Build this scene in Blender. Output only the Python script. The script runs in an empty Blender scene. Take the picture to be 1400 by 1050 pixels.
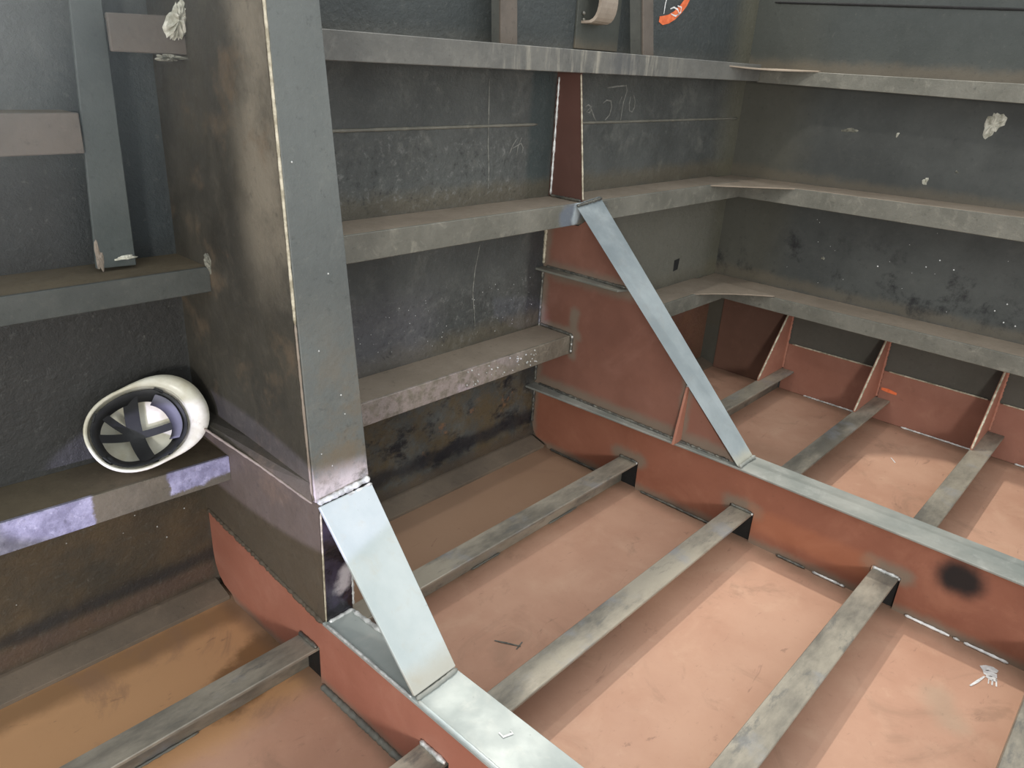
import bpy, bmesh, math, random
from mathutils import Vector, Matrix, noise as mnoise
random.seed(7)
SC = bpy.context.scene
COL = SC.collection

# ------------------------------------------------------------------ camera
CR = ((0.67720848, -0.73367064, 0.05582177),      # right
      (-0.25460425, -0.30483726, -0.91774229),    # down
      (0.69033713, 0.6072904, -0.39323404))       # forward
CC = Vector((-0.85108932, -1.9356443, 1.57331655))
FPX = 1029.26
cam = bpy.data.cameras.new('camera')
cam.sensor_width = 36.0
cam.lens = FPX / 1400.0 * 36.0
cam.clip_start = 0.02
camo = bpy.data.objects.new('camera', cam)
COL.objects.link(camo)
r, d, f = [Vector(v) for v in CR]
m = Matrix((( r.x, -d.x, -f.x, CC.x), (r.y, -d.y, -f.y, CC.y), (r.z, -d.z, -f.z, CC.z), (0, 0, 0, 1)))
camo.matrix_world = m
SC.camera = camo

# ------------------------------------------------------------------ light
world = bpy.data.worlds.new('hall'); SC.world = world
world.use_nodes = True
bg = world.node_tree.nodes['Background']
bg.inputs['Color'].default_value = (0.93, 0.97, 1.0, 1)
bg.inputs['Strength'].default_value = 0.76

def lamp(name, kind, loc, energy, color, target=None, **kw):
    l = bpy.data.lights.new(name, kind)
    l.energy = energy; l.color = color
    for k, v in kw.items(): setattr(l, k, v)
    o = bpy.data.objects.new(name, l); COL.objects.link(o)
    o.location = loc
    if target is not None:
        o.rotation_euler = (Vector(target) - Vector(loc)).to_track_quat('-Z', 'Y').to_euler()
    return o
# high-bay lamps of the hall, just outboard of the side shell, and a lower one over the tank
lamp('high_bay_lamp', 'POINT', (2.85, 1.80, 5.4), 450, (1.0, 0.95, 0.86), shadow_soft_size=0.07)
lamp('hanging_work_lamp', 'POINT', (1.1, -0.20, 3.0), 26, (1.0, 0.95, 0.88), shadow_soft_size=0.07)
# low floodlight standing behind the viewer
lamp('floodlight', 'AREA', (-4.4, -4.9, 1.75), 92, (1.0, 0.97, 0.92), target=(1.4, -0.6, 0.5), shape='DISK', size=0.7)
# bluish torch beam lying low across the near bay
o = lamp('blue_torch', 'SPOT', (-1.95, -1.75, 0.52), 150, (0.66, 0.63, 1.0), target=(-0.02, -0.28, 0.56), spot_size=math.radians(7.2), spot_blend=0.12, shadow_soft_size=0.01)
o.scale = (3.2, 1, 1)
SC.view_settings.view_transform = 'Standard'
SC.view_settings.look = 'None'
SC.view_settings.gamma = 1.0
SC.view_settings.use_curve_mapping = False
SC.view_settings.exposure = 0.8

# ------------------------------------------------------------------ helpers
def ray(u, v):
    return (r * ((u - 700) / FPX) + d * ((v - 525) / FPX) + f)
def at(u, v, **k):
    """point on the axis-aligned plane k that the photo pixel (u, v) looks at"""
    (a, val), = k.items(); i = 'xyz'.index(a); q = ray(u, v)
    return CC + q * ((val - CC[i]) / q[i])
def lin(c):
    return tuple(((x / 255) / 12.92 if x / 255 <= .04045 else ((x / 255 + .055) / 1.055) ** 2.4) for x in c) + (1,)

def thing(name, label, cat, loc=(0, 0, 0), group=None):
    o = bpy.data.objects.new(name, None); COL.objects.link(o)
    o.empty_display_size = .05
    o.location = loc
    o['label'] = label; o['category'] = cat
    if group: o['group'] = group
    return o
def wloc(o):
    v = Vector((0, 0, 0))
    while o is not None:
        v += o.location; o = o.parent
    return v
def obj(name, bm, mat, parent=None, smooth=False):
    off = wloc(parent) if parent else Vector((0, 0, 0))
    bmesh.ops.recalc_face_normals(bm, faces=bm.faces[:])
    bmesh.ops.translate(bm, verts=bm.verts[:], vec=-off)
    me = bpy.data.meshes.new(name); bm.to_mesh(me); bm.free()
    me.materials.append(mat)
    if smooth:
        for p in me.polygons: p.use_smooth = True
    o = bpy.data.objects.new(name, me); COL.objects.link(o)
    if parent: o.parent = parent
    return o
def tag(o, label, cat, group=None):
    o['label'] = label; o['category'] = cat
    if group: o['group'] = group
    return o
def struct(o, label=None):
    o['kind'] = 'structure'
    if label: o['label'] = label
    return o
def plate_bm(pts, vec, bevel=.0015, bm=None):
    b = bmesh.new()
    vs = [b.verts.new(Vector(p)) for p in pts]
    fc = b.faces.new(vs)
    ex = bmesh.ops.extrude_face_region(b, geom=[fc])
    nv = [g for g in ex['geom'] if isinstance(g, bmesh.types.BMVert)]
    bmesh.ops.translate(b, verts=nv, vec=Vector(vec))
    bmesh.ops.recalc_face_normals(b, faces=b.faces[:])
    if bevel:
        bmesh.ops.bevel(b, geom=b.edges[:], offset=bevel, segments=1, affect='EDGES', clamp_overlap=True)
    return b
def plate(name, pts, vec, mat, parent=None, bevel=.0015):
    return obj(name, plate_bm(pts, vec, bevel), mat, parent)
def box(name, lo, hi, mat, parent=None, bevel=.0015):
    (a, b, c), (x, y, z) = lo, hi
    return plate(name, [(a, b, c), (x, b, c), (x, y, c), (a, y, c)], (0, 0, z - c), mat, parent, bevel)
def tube_bm(path, rad, ripple=0., step=.006, sides=8, bm=None, flat=None, seed=0):
    """bead along a poly-line; ripple makes the scales of a weld"""
    b = bm or bmesh.new()
    P = [Vector(p) for p in path]
    pts = []
    for i in range(len(P) - 1):
        n = max(1, int((P[i + 1] - P[i]).length / step))
        pts += [P[i].lerp(P[i + 1], k / n) for k in range(n)]
    pts.append(P[-1])
    rings = []
    rnd = random.Random(seed)
    for i, p in enumerate(pts):
        t = (pts[min(i + 1, len(pts) - 1)] - pts[max(i - 1, 0)]).normalized()
        s = t.cross(Vector((.31, .2, .93)) if abs(t.z) < .9 else Vector((.9, .1, .1))).normalized(); q = t.cross(s)
        rr = rad * (1 + ripple * rnd.uniform(-1, 1))
        if i in (0, len(pts) - 1): rr *= .55
        rings.append([b.verts.new(p + (s * math.cos(2 * math.pi * k / sides) + q * math.sin(2 * math.pi * k / sides)) * rr) for k in range(sides)])
    for a, c in zip(rings, rings[1:]):
        for k in range(sides):
            b.faces.new((a[k], a[(k + 1) % sides], c[(k + 1) % sides], c[k]))
    b.faces.new(rings[0]); b.faces.new(rings[-1][::-1])
    return b
def bead(name, path, rad, mat, parent=None, ripple=.3, step=.006, seed=0):
    return obj(name, tube_bm(path, rad, ripple, step, 8, None, None, seed), mat, parent, True)
def lump_bm(c, ax, ay, az, seed, n=26, depth=.4, bm=None):
    """ragged flat blot of thickness: c centre, ax/ay half-extent vectors, az height vector"""
    b = bm or bmesh.new(); rnd = random.Random(seed)
    ph = [rnd.uniform(0, 6.28) for _ in range(5)]
    c = Vector(c); ax, ay, az = Vector(ax), Vector(ay), Vector(az)
    def R(t): return 1 + .22 * math.sin(2 * t + ph[0]) + .17 * math.sin(3 * t + ph[1]) + .10 * math.sin(5 * t + ph[2]) + .10 * rnd.uniform(-1, 1)
    rr = [R(2 * math.pi * k / n) for k in range(n)]
    prev = None
    for lv, h in ((1, 0), (.82, .6), (.45, 1.0)):
        ring = []
        for k in range(n):
            t = 2 * math.pi * k / n
            ring.append(b.verts.new(c + (ax * math.cos(t) + ay * math.sin(t)) * rr[k] * lv + az * h * (1 + .6 * rnd.uniform(-1, 1) * (h > 0))))
        if prev:
            for k in range(n): b.faces.new((prev[k], prev[(k + 1) % n], ring[(k + 1) % n], ring[k]))
        prev = ring
    t = b.verts.new(c + az)
    for k in range(n): b.faces.new((prev[k], prev[(k + 1) % n], t))
    return b
def lump(name, c, ax, ay, az, mat, parent, seed=1, n=26):
    return obj(name, lump_bm(c, ax, ay, az, seed, n), mat, parent, False)
def ribbon_bm(path, w, nrm, h=.0012, bm=None):
    """flat painted or chalked stroke lying on a surface with normal nrm"""
    b = bm or bmesh.new(); nrm = Vector(nrm).normalized(); P = [Vector(p) for p in path]
    A, B = [], []
    for i, p in enumerate(P):
        t = (P[min(i + 1, len(P) - 1)] - P[max(i - 1, 0)]).normalized(); s = nrm.cross(t) * (w * .5)
        k = .6 if i in (0, len(P) - 1) else 1
        A.append(b.verts.new(p + s * k + nrm * h)); B.append(b.verts.new(p - s * k + nrm * h))
    for i in range(len(P) - 1): b.faces.new((A[i], A[i + 1], B[i + 1], B[i]))
    return b
def ribbons(name, paths, w, nrm, mat, parent):
    b = bmesh.new()
    for p in paths: ribbon_bm(p, w, nrm, bm=b)
    return obj(name, b, mat, parent)

# ------------------------------------------------------------------ materials
class NT:
    def __init__(s, name):
        s.m = bpy.data.materials.new(name); s.m.use_nodes = True
        s.t = s.m.node_tree; s.n = s.t.nodes; s.l = s.t.links
        s.b = s.n['Principled BSDF']
        s.pos = s.n.new('ShaderNodeNewGeometry').outputs['Position']
        s.bumps = []
    def put(s, sock, v):
        if isinstance(v, bpy.types.NodeSocket): s.l.new(v, sock)
        else: sock.default_value = v
    def math(s, op, a, b=0., clamp=False):
        n = s.n.new('ShaderNodeMath'); n.operation = op; n.use_clamp = clamp
        s.put(n.inputs[0], a); s.put(n.inputs[1], b); return n.outputs[0]
    def vmath(s, op, a, b=(0, 0, 0)):
        n = s.n.new('ShaderNodeVectorMath'); n.operation = op
        s.put(n.inputs[0], a); s.put(n.inputs[1], b)
        return n.outputs['Value'] if op in ('DOT_PRODUCT', 'LENGTH', 'DISTANCE') else n.outputs[0]
    def scale(s, v, k):
        return s.vmath('MULTIPLY', v, k)
    def noise(s, scale, detail=6, rough=.6, dist=0., stretch=(1, 1, 1), off=(0, 0, 0)):
        n = s.n.new('ShaderNodeTexNoise')
        v = s.vmath('ADD', s.vmath('MULTIPLY', s.pos, stretch), off)
        s.l.new(v, n.inputs['Vector'])
        n.inputs['Scale'].default_value = scale; n.inputs['Detail'].default_value = detail
        n.inputs['Roughness'].default_value = rough; n.inputs['Distortion'].default_value = dist
        return n.outputs['Fac']
    def ramp(s, v, a, b, lo=0., hi=1.):
        n = s.n.new('ShaderNodeMapRange'); n.interpolation_type = 'SMOOTHSTEP'
        s.put(n.inputs[0], v); n.inputs[1].default_value = a; n.inputs[2].default_value = b
        n.inputs[3].default_value = lo; n.inputs[4].default_value = hi
        return n.outputs[0]
    def mix(s, fac, a, b):
        n = s.n.new('ShaderNodeMix'); n.data_type = 'RGBA'
        s.put(n.inputs[0], fac); s.put(n.inputs[6], a); s.put(n.inputs[7], b)
        return n.outputs[2]
    def comp(s, i):
        n = s.n.new('ShaderNodeSeparateXYZ'); s.l.new(s.pos, n.inputs[0]); return n.outputs[i]
    def seg(s, A, B, r0, r1, wob=0., wscale=9.):
        """1 near the segment A-B, falling to 0 between r0 and r1"""
        A = Vector(A); B = Vector(B); AB = B - A; L2 = max(AB.length_squared, 1e-9)
        pa = s.vmath('SUBTRACT', s.pos, tuple(A))
        t = s.math('MULTIPLY', s.vmath('DOT_PRODUCT', pa, tuple(AB)), 1 / L2, True)
        n = s.n.new('ShaderNodeVectorMath'); n.operation = 'SCALE'
        n.inputs[0].default_value = tuple(AB); s.l.new(t, n.inputs[3])
        dd = s.vmath('LENGTH', s.vmath('SUBTRACT', pa, n.outputs[0]))
        if wob:
            dd = s.math('ADD', dd, s.math('MULTIPLY', s.math('SUBTRACT', s.noise(wscale, 5, .65), .5), wob * 2))
        return s.ramp(dd, r0, r1, 1., 0.)
    def rect(s, ranges, soft=.01, wob=0., wscale=9.):
        """1 inside the axis ranges {axis:(lo,hi)} with a ragged border"""
        out = None
        w = s.math('MULTIPLY', s.math('SUBTRACT', s.noise(wscale, 6, .7), .5), wob * 2) if wob else None
        for i, (lo, hi) in ranges.items():
            c = s.comp(i)
            if w is not None: c = s.math('ADD', c, w)
            k = s.math('MULTIPLY', s.ramp(c, lo - soft, lo + soft), s.ramp(c, hi - soft, hi + soft, 1., 0.))
            out = k if out is None else s.math('MULTIPLY', out, k)
        return out
    def bump(s, h, strength, dist=.004):
        s.bumps.append((h, strength, dist))
    def done(s, color, rough=.6, metal=0., spec=.5):
        s.put(s.b.inputs['Base Color'], color)
        s.put(s.b.inputs['Roughness'], rough); s.put(s.b.inputs['Metallic'], metal)
        s.b.inputs['Specular IOR Level'].default_value = spec
        prev = None
        for h, st, dist in s.bumps:
            n = s.n.new('ShaderNodeBump'); n.inputs['Strength'].default_value = st; n.inputs['Distance'].default_value = dist
            s.put(n.inputs['Height'], h)
            if prev: s.l.new(prev, n.inputs['Normal'])
            prev = n.outputs[0]
        if prev: s.l.new(prev, s.b.inputs['Normal'])
        return s.m

def C(*c): return lin(c)

def steel_mat(name, dark, mid, light, rough=.55, pit=.5, spec=.4, extra=None, sc=1., lightamt=.35, metal=0.):
    t = NT(name)
    a = t.ramp(t.noise(2.3 * sc, 7, .62), .3, .7)
    c = t.mix(a, C(*dark), C(*mid))
    b = t.math('MULTIPLY', t.ramp(t.noise(9 * sc, 8, .7, .6, off=(3, 7, 1)), .5, .78), lightamt)
    c = t.mix(b, c, C(*light))
    fine = t.noise(140, 4, .7)
    c = t.mix(t.math('MULTIPLY', t.ramp(fine, .62, .75), .25), c, C(*light))
    if extra: c = extra(t, c)
    g = t.noise(46, 7, .75, off=(2, 2, 2))
    c = t.mix(t.ramp(g, .56, .74, 0., .22 + .3 * min(pit, .9)), c, C(*light))
    c = t.mix(t.ramp(g, .44, .28, 0., .25 + .3 * min(pit, .9)), c, C(34, 34, 34))
    t.bump(t.noise(55, 6, .7), pit, .004)
    if pit > .8: t.bump(t.noise(22, 5, .7), .6, .008)
    t.bump(t.noise(6, 3, .5), .25, .01)
    rg = t.ramp(t.noise(12, 5, .6), .3, .7, rough - .12, rough + .12)
    return t.done(c, rg, metal, spec)

# side shell: sooty dark plate, pitted in the middle, brown and blistered near the bilge
def wall_extra(t, c):
    z = t.comp(2); x = t.comp(0)
    low = t.ramp(z, .36, .5, 1., 0.)
    n1 = t.noise(7, 9, .74, .1)
    c = t.mix(t.math('MULTIPLY', low, t.ramp(n1, .38, .62)), c, C(92, 80, 60))
    n2 = t.noise(6.5, 9, .74, .15, stretch=(.8, 1, 1.2), off=(5, 2, 9))
    c = t.mix(t.math('MULTIPLY', t.math('MULTIPLY', low, t.rect({2: (.07, .47)}, .03, .03)), t.ramp(n2, .5, .62)), c, C(34, 34, 37))
    c = t.mix(t.math('MULTIPLY', t.rect({0: (.45, 1.5), 2: (.1, .33)}, .03, .05), t.ramp(t.noise(9, 5, .6, off=(1, 9, 4)), .6, .68)), c, C(132, 98, 72))
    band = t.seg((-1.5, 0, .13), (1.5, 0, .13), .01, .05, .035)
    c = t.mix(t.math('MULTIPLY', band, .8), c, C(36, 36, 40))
    strip = t.ramp(z, .055, .085, 1., 0.)
    c = t.mix(t.math('MULTIPLY', strip, .7), c, C(88, 76, 64))
    # scorched band where the far frame was welded on
    c = t.mix(t.math('MULTIPLY', t.rect({0: (1.36, 1.49), 2: (1.09, 1.55)}, .02, .012), .8), c, C(52, 62, 62))
    c = t.mix(t.math('MULTIPLY', t.rect({0: (1.40, 1.5), 2: (.3, 1.0)}, .02, .02, 14), .65), c, C(44, 43, 46))
    # brown dust above the stringers
    c = t.mix(t.math('MULTIPLY', t.ramp(z, 1.60, 1.68), t.math('MULTIPLY', t.ramp(x, .1, .2), .75)), c, C(54, 60, 61))
    for z0 in (.555, 1.09):
        c = t.mix(t.math('MULTIPLY', t.rect({2: (z0 - .01, z0 + .07), 0: (.2, 3.1)}, .03, .04), .45), c, C(104, 92, 70))
    # yellowish dusty margin at the corner
    c = t.mix(t.math('MULTIPLY', t.ramp(x, 2.72, 2.98), .5), c, C(118, 114, 94))
    c = t.mix(t.math('MULTIPLY', t.rect({0: (1.55, 2.9), 2: (.56, 1.0)}, .08, .06), .8), c, C(114, 112, 101))
    # old red lead left between far frame and corner
    c = t.mix(t.math('MULTIPLY', t.rect({0: (2.35, 3.1), 2: (.02, .47)}, .04, .06), .75), c, C(122, 82, 64))
    # greyish lilac tone right of the column
    c = t.mix(t.math('MULTIPLY', t.rect({0: (.2, .9), 2: (.56, .8)}, .1, .06), .4), c, C(104, 102, 108))
    pitm = t.math('MAXIMUM', t.rect({0: (.1, 1.34), 2: (1.10, 1.34)}, .06, .06), t.math('MULTIPLY', t.rect({0: (.1, 1.45), 2: (.57, .80)}, .06, .08), .9))
    g2 = t.noise(32, 8, .78, .3, off=(4, 1, 7))
    c = t.mix(t.math('MULTIPLY', pitm, t.ramp(g2, .53, .68, 0., .75)), c, C(128, 128, 124))
    c = t.mix(t.math('MULTIPLY', pitm, t.ramp(g2, .47, .34, 0., .75)), c, C(48, 48, 47))
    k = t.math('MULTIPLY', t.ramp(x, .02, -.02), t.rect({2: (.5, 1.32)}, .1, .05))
    c = t.mix(t.math('MULTIPLY', k, .85), c, C(50, 49, 47))  # shell left of the column made darker
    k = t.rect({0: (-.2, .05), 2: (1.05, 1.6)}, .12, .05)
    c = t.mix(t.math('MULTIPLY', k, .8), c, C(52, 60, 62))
    k = t.math('MULTIPLY', t.ramp(x, .02, -.02), t.rect({2: (.03, .5)}, .03, .03))
    nb = t.mix(t.ramp(t.noise(3.5, 4, .55), .35, .65), C(66, 60, 50), C(92, 78, 60))
    nb = t.mix(t.math('MULTIPLY', t.rect({2: (.04, .10)}, .02, .02), .6), nb, C(104, 84, 74))
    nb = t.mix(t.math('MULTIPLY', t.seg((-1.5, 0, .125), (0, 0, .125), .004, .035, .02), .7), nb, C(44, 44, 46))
    c = t.mix(t.math('MULTIPLY', k, .9), c, nb)
    return c
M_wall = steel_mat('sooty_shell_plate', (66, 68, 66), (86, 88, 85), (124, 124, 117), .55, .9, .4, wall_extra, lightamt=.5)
def end_extra(t, c):
    z = t.comp(2); y = t.comp(1)
    c = t.mix(t.math('MULTIPLY', t.rect({1: (-.35, .1)}, .12, .08, 4), .45), c, C(94, 90, 76))
    c = t.mix(t.math('MULTIPLY', t.ramp(z, 1.60, 1.70), .6), c, C(58, 64, 62))
    for z0 in (.555, 1.09, 1.60):
        c = t.mix(t.math('MULTIPLY', t.rect({2: (z0 - .01, z0 + .05)}, .025, .04), .5), c, C(108, 98, 82))
    c = t.mix(t.math('MULTIPLY', t.ramp(t.noise(4, 8, .74, .1, off=(0, 4, 4)), .52, .66), t.rect({2: (.56, .85)}, .1, .05)), c, C(40, 40, 41))
    c = t.mix(t.math('MULTIPLY', t.rect({2: (.24, .5)}, .02, .02), .5), c, C(84, 78, 66))
    return c
M_end = steel_mat('sooty_bulkhead_plate', (66, 68, 66), (82, 84, 81), (104, 104, 98), .62, .3, .35, end_extra, lightamt=.22)
M_faceB = steel_mat('brown_stringer_face', (88, 82, 75), (104, 96, 88), (122, 113, 104), .65, .3, .35, sc=2.0)
M_faceD = steel_mat('dark_stringer_face', (66, 69, 66), (80, 82, 78), (104, 102, 94), .6, .4, .4, sc=2.0)
M_faceD2 = steel_mat('grey_flat_bar_face', (66, 72, 70), (80, 85, 83), (98, 100, 95), .6, .4, .4, sc=2.0)
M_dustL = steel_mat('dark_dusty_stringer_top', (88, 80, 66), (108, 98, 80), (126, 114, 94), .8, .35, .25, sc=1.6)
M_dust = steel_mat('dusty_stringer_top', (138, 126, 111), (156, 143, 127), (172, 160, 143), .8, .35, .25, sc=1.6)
def face_extra(t, c):
    k = t.seg((1.40, -.175, 1.05), (1.46, -.175, 1.06), .025, .055, .02, 16)
    c = t.mix(t.math('MULTIPLY', k, .9), c, C(104, 112, 122))
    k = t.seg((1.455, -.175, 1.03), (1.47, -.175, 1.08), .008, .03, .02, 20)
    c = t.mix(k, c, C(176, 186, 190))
    k = t.seg((1.62, -.175, 1.05), (1.64, -.175, 1.06), .01, .045, .02, 16)
    return t.mix(t.math('MULTIPLY', k, .7), c, C(70, 72, 74))
M_face = steel_mat('weathered_stringer_face', (102, 101, 92), (122, 120, 110), (158, 154, 140), .62, .6, .4, face_extra, sc=2.0, lightamt=.55)
def streak_extra(t, c):
    n = t.noise(26, 5, .7, stretch=(1, 1, .12))
    c = t.mix(t.math('MULTIPLY', t.rect({0: (1.0, 2.0)}, .2, .1), t.ramp(n, .45, .7)), c, C(150, 146, 134))
    return t.mix(t.math('MULTIPLY', t.seg((1.62, -.175, 1.60), (1.72, -.175, 1.58), .01, .07, .03, 12), .6), c, C(78, 80, 82))
M_face1 = steel_mat('streaked_stringer_face', (94, 94, 90), (112, 111, 105), (142, 140, 132), .6, .5, .4, streak_extra, sc=2.0, lightamt=.4)
M_faceG = steel_mat('grey_stringer_face', (92, 95, 92), (106, 108, 103), (126, 125, 117), .6, .4, .4, sc=2.0)
def s3_extra(t, c):
    pale = t.rect({0: (.1, 1.1)}, .15, .1, 6)
    c = t.mix(t.math('MULTIPLY', pale, t.ramp(t.noise(30, 5, .7), .35, .6)), c, C(150, 138, 132))
    return c
M_faceP = steel_mat('scaled_stringer_face', (106, 99, 87), (130, 122, 108), (172, 163, 146), .5, 1.0, .5, s3_extra, sc=2.4, lightamt=.6)
def s3l_extra(t, c):
    k = t.rect({0: (-2.5, -.355)}, .006, .022, 26)
    k2 = t.rect({0: (-.17, .02), 2: (.485, .62)}, .006, .03, 22)
    k = t.math('MAXIMUM', k, k2)
    pale = t.mix(t.ramp(t.noise(16, 7, .7), .35, .7), C(112, 110, 126), C(158, 156, 172))
    pale = t.mix(t.math('MULTIPLY', t.ramp(t.noise(60, 5, .7), .55, .7), .5), pale, C(190, 188, 200))
    return t.mix(k, c, pale)
M_faceL = steel_mat('flaking_stringer_face', (80, 76, 62), (100, 93, 76), (124, 115, 96), .6, .6, .4, s3l_extra, sc=2.2)

# red lead primer
def primer(name, extra=None, base=((118, 62, 46), (146, 82, 62)), pale=(172, 112, 86), rough=.6, spec=.35, palea=.35):
    t = NT(name)
    c = t.mix(t.ramp(t.noise(1.9, 6, .6), .3, .7), C(*base[0]), C(*base[1]))
    c = t.mix(t.math('MULTIPLY', t.ramp(t.noise(5, 7, .65, .6, off=(2, 1, 5)), .48, .75), palea), c, C(*pale))
    c = t.mix(t.math('MULTIPLY', t.ramp(t.noise(70, 5, .6), .6, .8), .2), c, C(90, 70, 58))
    c = t.mix(t.math('MULTIPLY', t.ramp(t.noise(14, 7, .7, off=(6, 2, 1)), .58, .75), .3), c, C(*pale))
    c = t.mix(t.math('MULTIPLY', t.ramp(t.noise(22, 7, .72, off=(1, 8, 3)), .6, .74), .3), c, C(82, 62, 52))
    if extra: c = extra(t, c)
    t.bump(t.noise(90, 4, .6), .15, .002)
    t.bump(t.noise(3, 2, .5), .12, .02)
    return t.done(c, t.ramp(t.noise(6, 5, .6), .3, .7, rough - .1, rough + .1), 0., spec)

WELD_TINT = C(122, 118, 104)  # heat tint on the primer beside welds
def brack_extra(t, c):
    x = 1.5
    e = []
    for A, B, r1 in (((x, 0, .3), (x, 0, 1.1), .05), ((x, 0, .80), (x, -.43, .80), .055), ((x, 0, .30), (x, -.95, .30), .05),
                 ((x, -.02, .56), (x, -.20, .56), .04), ((x, -.185, .47), (x, -.185, .65), .035), ((x, -.73, .30), (x, -.73, .52), .035)):
        e.append(t.seg(A, B, .008, r1, .02, 14))
    k = e[0]
    for q in e[1:]: k = t.math('MAXIMUM', k, q)
    c = t.mix(t.math('MULTIPLY', k, .66), c, WELD_TINT)
    return c
M_bracket = primer('red_primer_bracket', brack_extra, ((116, 79, 66), (138, 96, 81)), (152, 112, 98))
def webB_extra(t, c):
    k = t.seg((1.5, 0, 0), (1.5, -2.6, 0), .004, .045, .02, 12)
    k = t.math('MAXIMUM', k, t.seg((1.5, 0, 0), (1.5, 0, .3), .005, .04, .02, 14))
    for yy in (-.52, -1.02, -1.53):
        k = t.math('MAXIMUM', k, t.seg((1.5, yy - .05, .13), (1.5, yy + .05, .13), .01, .05, .02, 18))
    c = t.mix(t.math('MULTIPLY', k, .7), c, WELD_TINT)
    p = at(1308, 790, x=1.5)
    c = t.mix(t.seg(p, p + Vector((0, -.02, 0)), .025, .085, .018, 14), c, C(34, 30, 30))
    sw = t.math('MULTIPLY', t.rect({2: (.06, .15), 1: (-1.5, -1.05)}, .02, .03, 7), .4)
    return t.mix(sw, c, C(176, 112, 80))
M_webB = primer('red_primer_floor_web', webB_extra, ((128, 80, 62), (148, 96, 76)), (172, 120, 96))
def webA_extra(t, c):
    k = t.seg((0, 0, 0), (0, -2.6, 0), .004, .04, .02, 12)
    return t.mix(t.math('MULTIPLY', k, .6), c, WELD_TINT)
M_webA = primer('red_primer_near_web', webA_extra, ((156, 100, 82), (172, 114, 95)), (188, 138, 118))
M_fin = primer('red_primer_fin', None, ((156, 104, 86), (174, 120, 100)), (192, 146, 124))
M_redplate = primer('red_primer_bulkhead', None, ((134, 90, 74), (152, 106, 90)), (174, 130, 110))
M_redplate_shade = primer('red_primer_corner_shade', None, ((96, 70, 58), (114, 84, 70)), (122, 92, 78))  # bulkhead primer with the shade under the lowest stringer put into its colour
M_redup = primer('red_primer_upper_web', None, ((86, 60, 52), (100, 70, 62)), (112, 84, 74))

def floor_extra(t, c):
    # brown rusty silt along the side shell, with the shade there painted in
    c = t.mix(t.math('MULTIPLY', t.rect({0: (0.0, 1.52), 1: (-.5, .1)}, .02, .03), .85), c, C(150, 122, 98))
    # ochre water stain in the near bay
    k = t.rect({0: (-2.6, 0.0), 1: (-.56, .1)}, .05, .06, 4)
    c = t.mix(t.math('MULTIPLY', k, .9), c, C(212, 164, 118))
    wet = t.math('MULTIPLY', t.seg((-.02, -.36, 0), (-.22, -.44, 0), .05, .09, .06, 9), .85)
    c = t.mix(wet, c, C(134, 100, 66))
    c = t.mix(t.math('MULTIPLY', t.seg((-.05, -.13, 0), (-1.4, -.10, 0), .02, .08, .03, 8), .7), c, C(128, 98, 68))
    # scorched margins beside the welded frames
    k = t.seg((1.5, 0, 0), (1.5, -2.6, 0), .01, .085, .03, 8)
    k = t.math('MAXIMUM', k, t.seg((3.0, 0, 0), (3.0, -2.6, 0), .01, .08, .03, 8))
    k = t.math('MAXIMUM', k, t.seg((0, 0, 0), (0, -2.6, 0), .01, .06, .02, 8))
    c = t.mix(t.math('MULTIPLY', k, .55), c, C(120, 98, 80))
    # greyish scuffs
    k = t.ramp(t.noise(3.1, 8, .68, 1.0, off=(8, 3, 0)), .54, .68)
    c = t.mix(t.math('MULTIPLY', k, .45), c, C(146, 116, 96))
    k = t.ramp(t.noise(9, 8, .7, 2.0, stretch=(.5, 1.4, 1), off=(1, 6, 0)), .62, .7)
    c = t.mix(t.math('MULTIPLY', k, .42), c, C(116, 86, 74))
    c = t.mix(t.math('MULTIPLY', t.seg(at(1280, 950, z=0), at(1300, 990, z=0), .01, .07, .04), .5), c, C(170, 150, 128))
    c = t.mix(t.math('MULTIPLY', t.rect({0: (1.5, 2.3), 1: (-.9, 0)}, .1, .1), .3), c, C(120, 92, 72))
    return c
M_floor = primer('red_primer_bottom_plate', floor_extra, ((178, 136, 113), (194, 154, 130)), (208, 173, 147), .62, .3)

M_long = None
def long_mat():
    t = NT('mill_scale_angle_bar')
    c = t.mix(t.ramp(t.noise(2.6, 7, .66, stretch=(.8, 2, 2)), .36, .64), C(106, 102, 93), C(164, 156, 140))
    c = t.mix(t.math('MULTIPLY', t.ramp(t.noise(12, 6, .7, stretch=(.5, 1.5, 1), off=(3, 0, 2)), .55, .68), .75), c, C(104, 103, 98))
    c = t.mix(t.math('MULTIPLY', t.ramp(t.noise(6, 4, .6, off=(9, 0, 2)), .55, .7), .5), c, C(140, 143, 148))
    t.bump(t.noise(120, 4, .6), .2, .002)
    return t.done(c, t.ramp(t.noise(9, 4, .6), .3, .7, .38, .6), .25, .5)
M_long = long_mat()
def galv(name, a, b, c3, rough=.52, metal=.18, extra=None):
    t = NT(name)
    c = t.mix(t.ramp(t.noise(4, 6, .6), .3, .7), C(*a), C(*b))
    c = t.mix(t.math('MULTIPLY', t.ramp(t.noise(16, 7, .7, .7), .5, .75), .5), c, C(*c3))
    c = t.mix(t.math('MULTIPLY', t.ramp(t.noise(80, 3, .6), .68, .8), .35), c, C(110, 112, 108))
    if extra: c = extra(t, c)
    t.bump(t.noise(60, 4, .6), .15, .002)
    return t.done(c, t.ramp(t.noise(7, 4, .6), .3, .7, rough - .08, rough + .12), metal, .5)
def foot_tan(t, c):
    k = t.seg((-.01, -.945, .25), (.12, -.945, .25), .004, .07, .03, 14)
    return t.mix(t.math('MULTIPLY', k, .55), c, C(168, 156, 132))
M_galv = galv('bright_new_flange', (176, 186, 185), (196, 203, 201), (186, 184, 172), extra=foot_tan)
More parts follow.
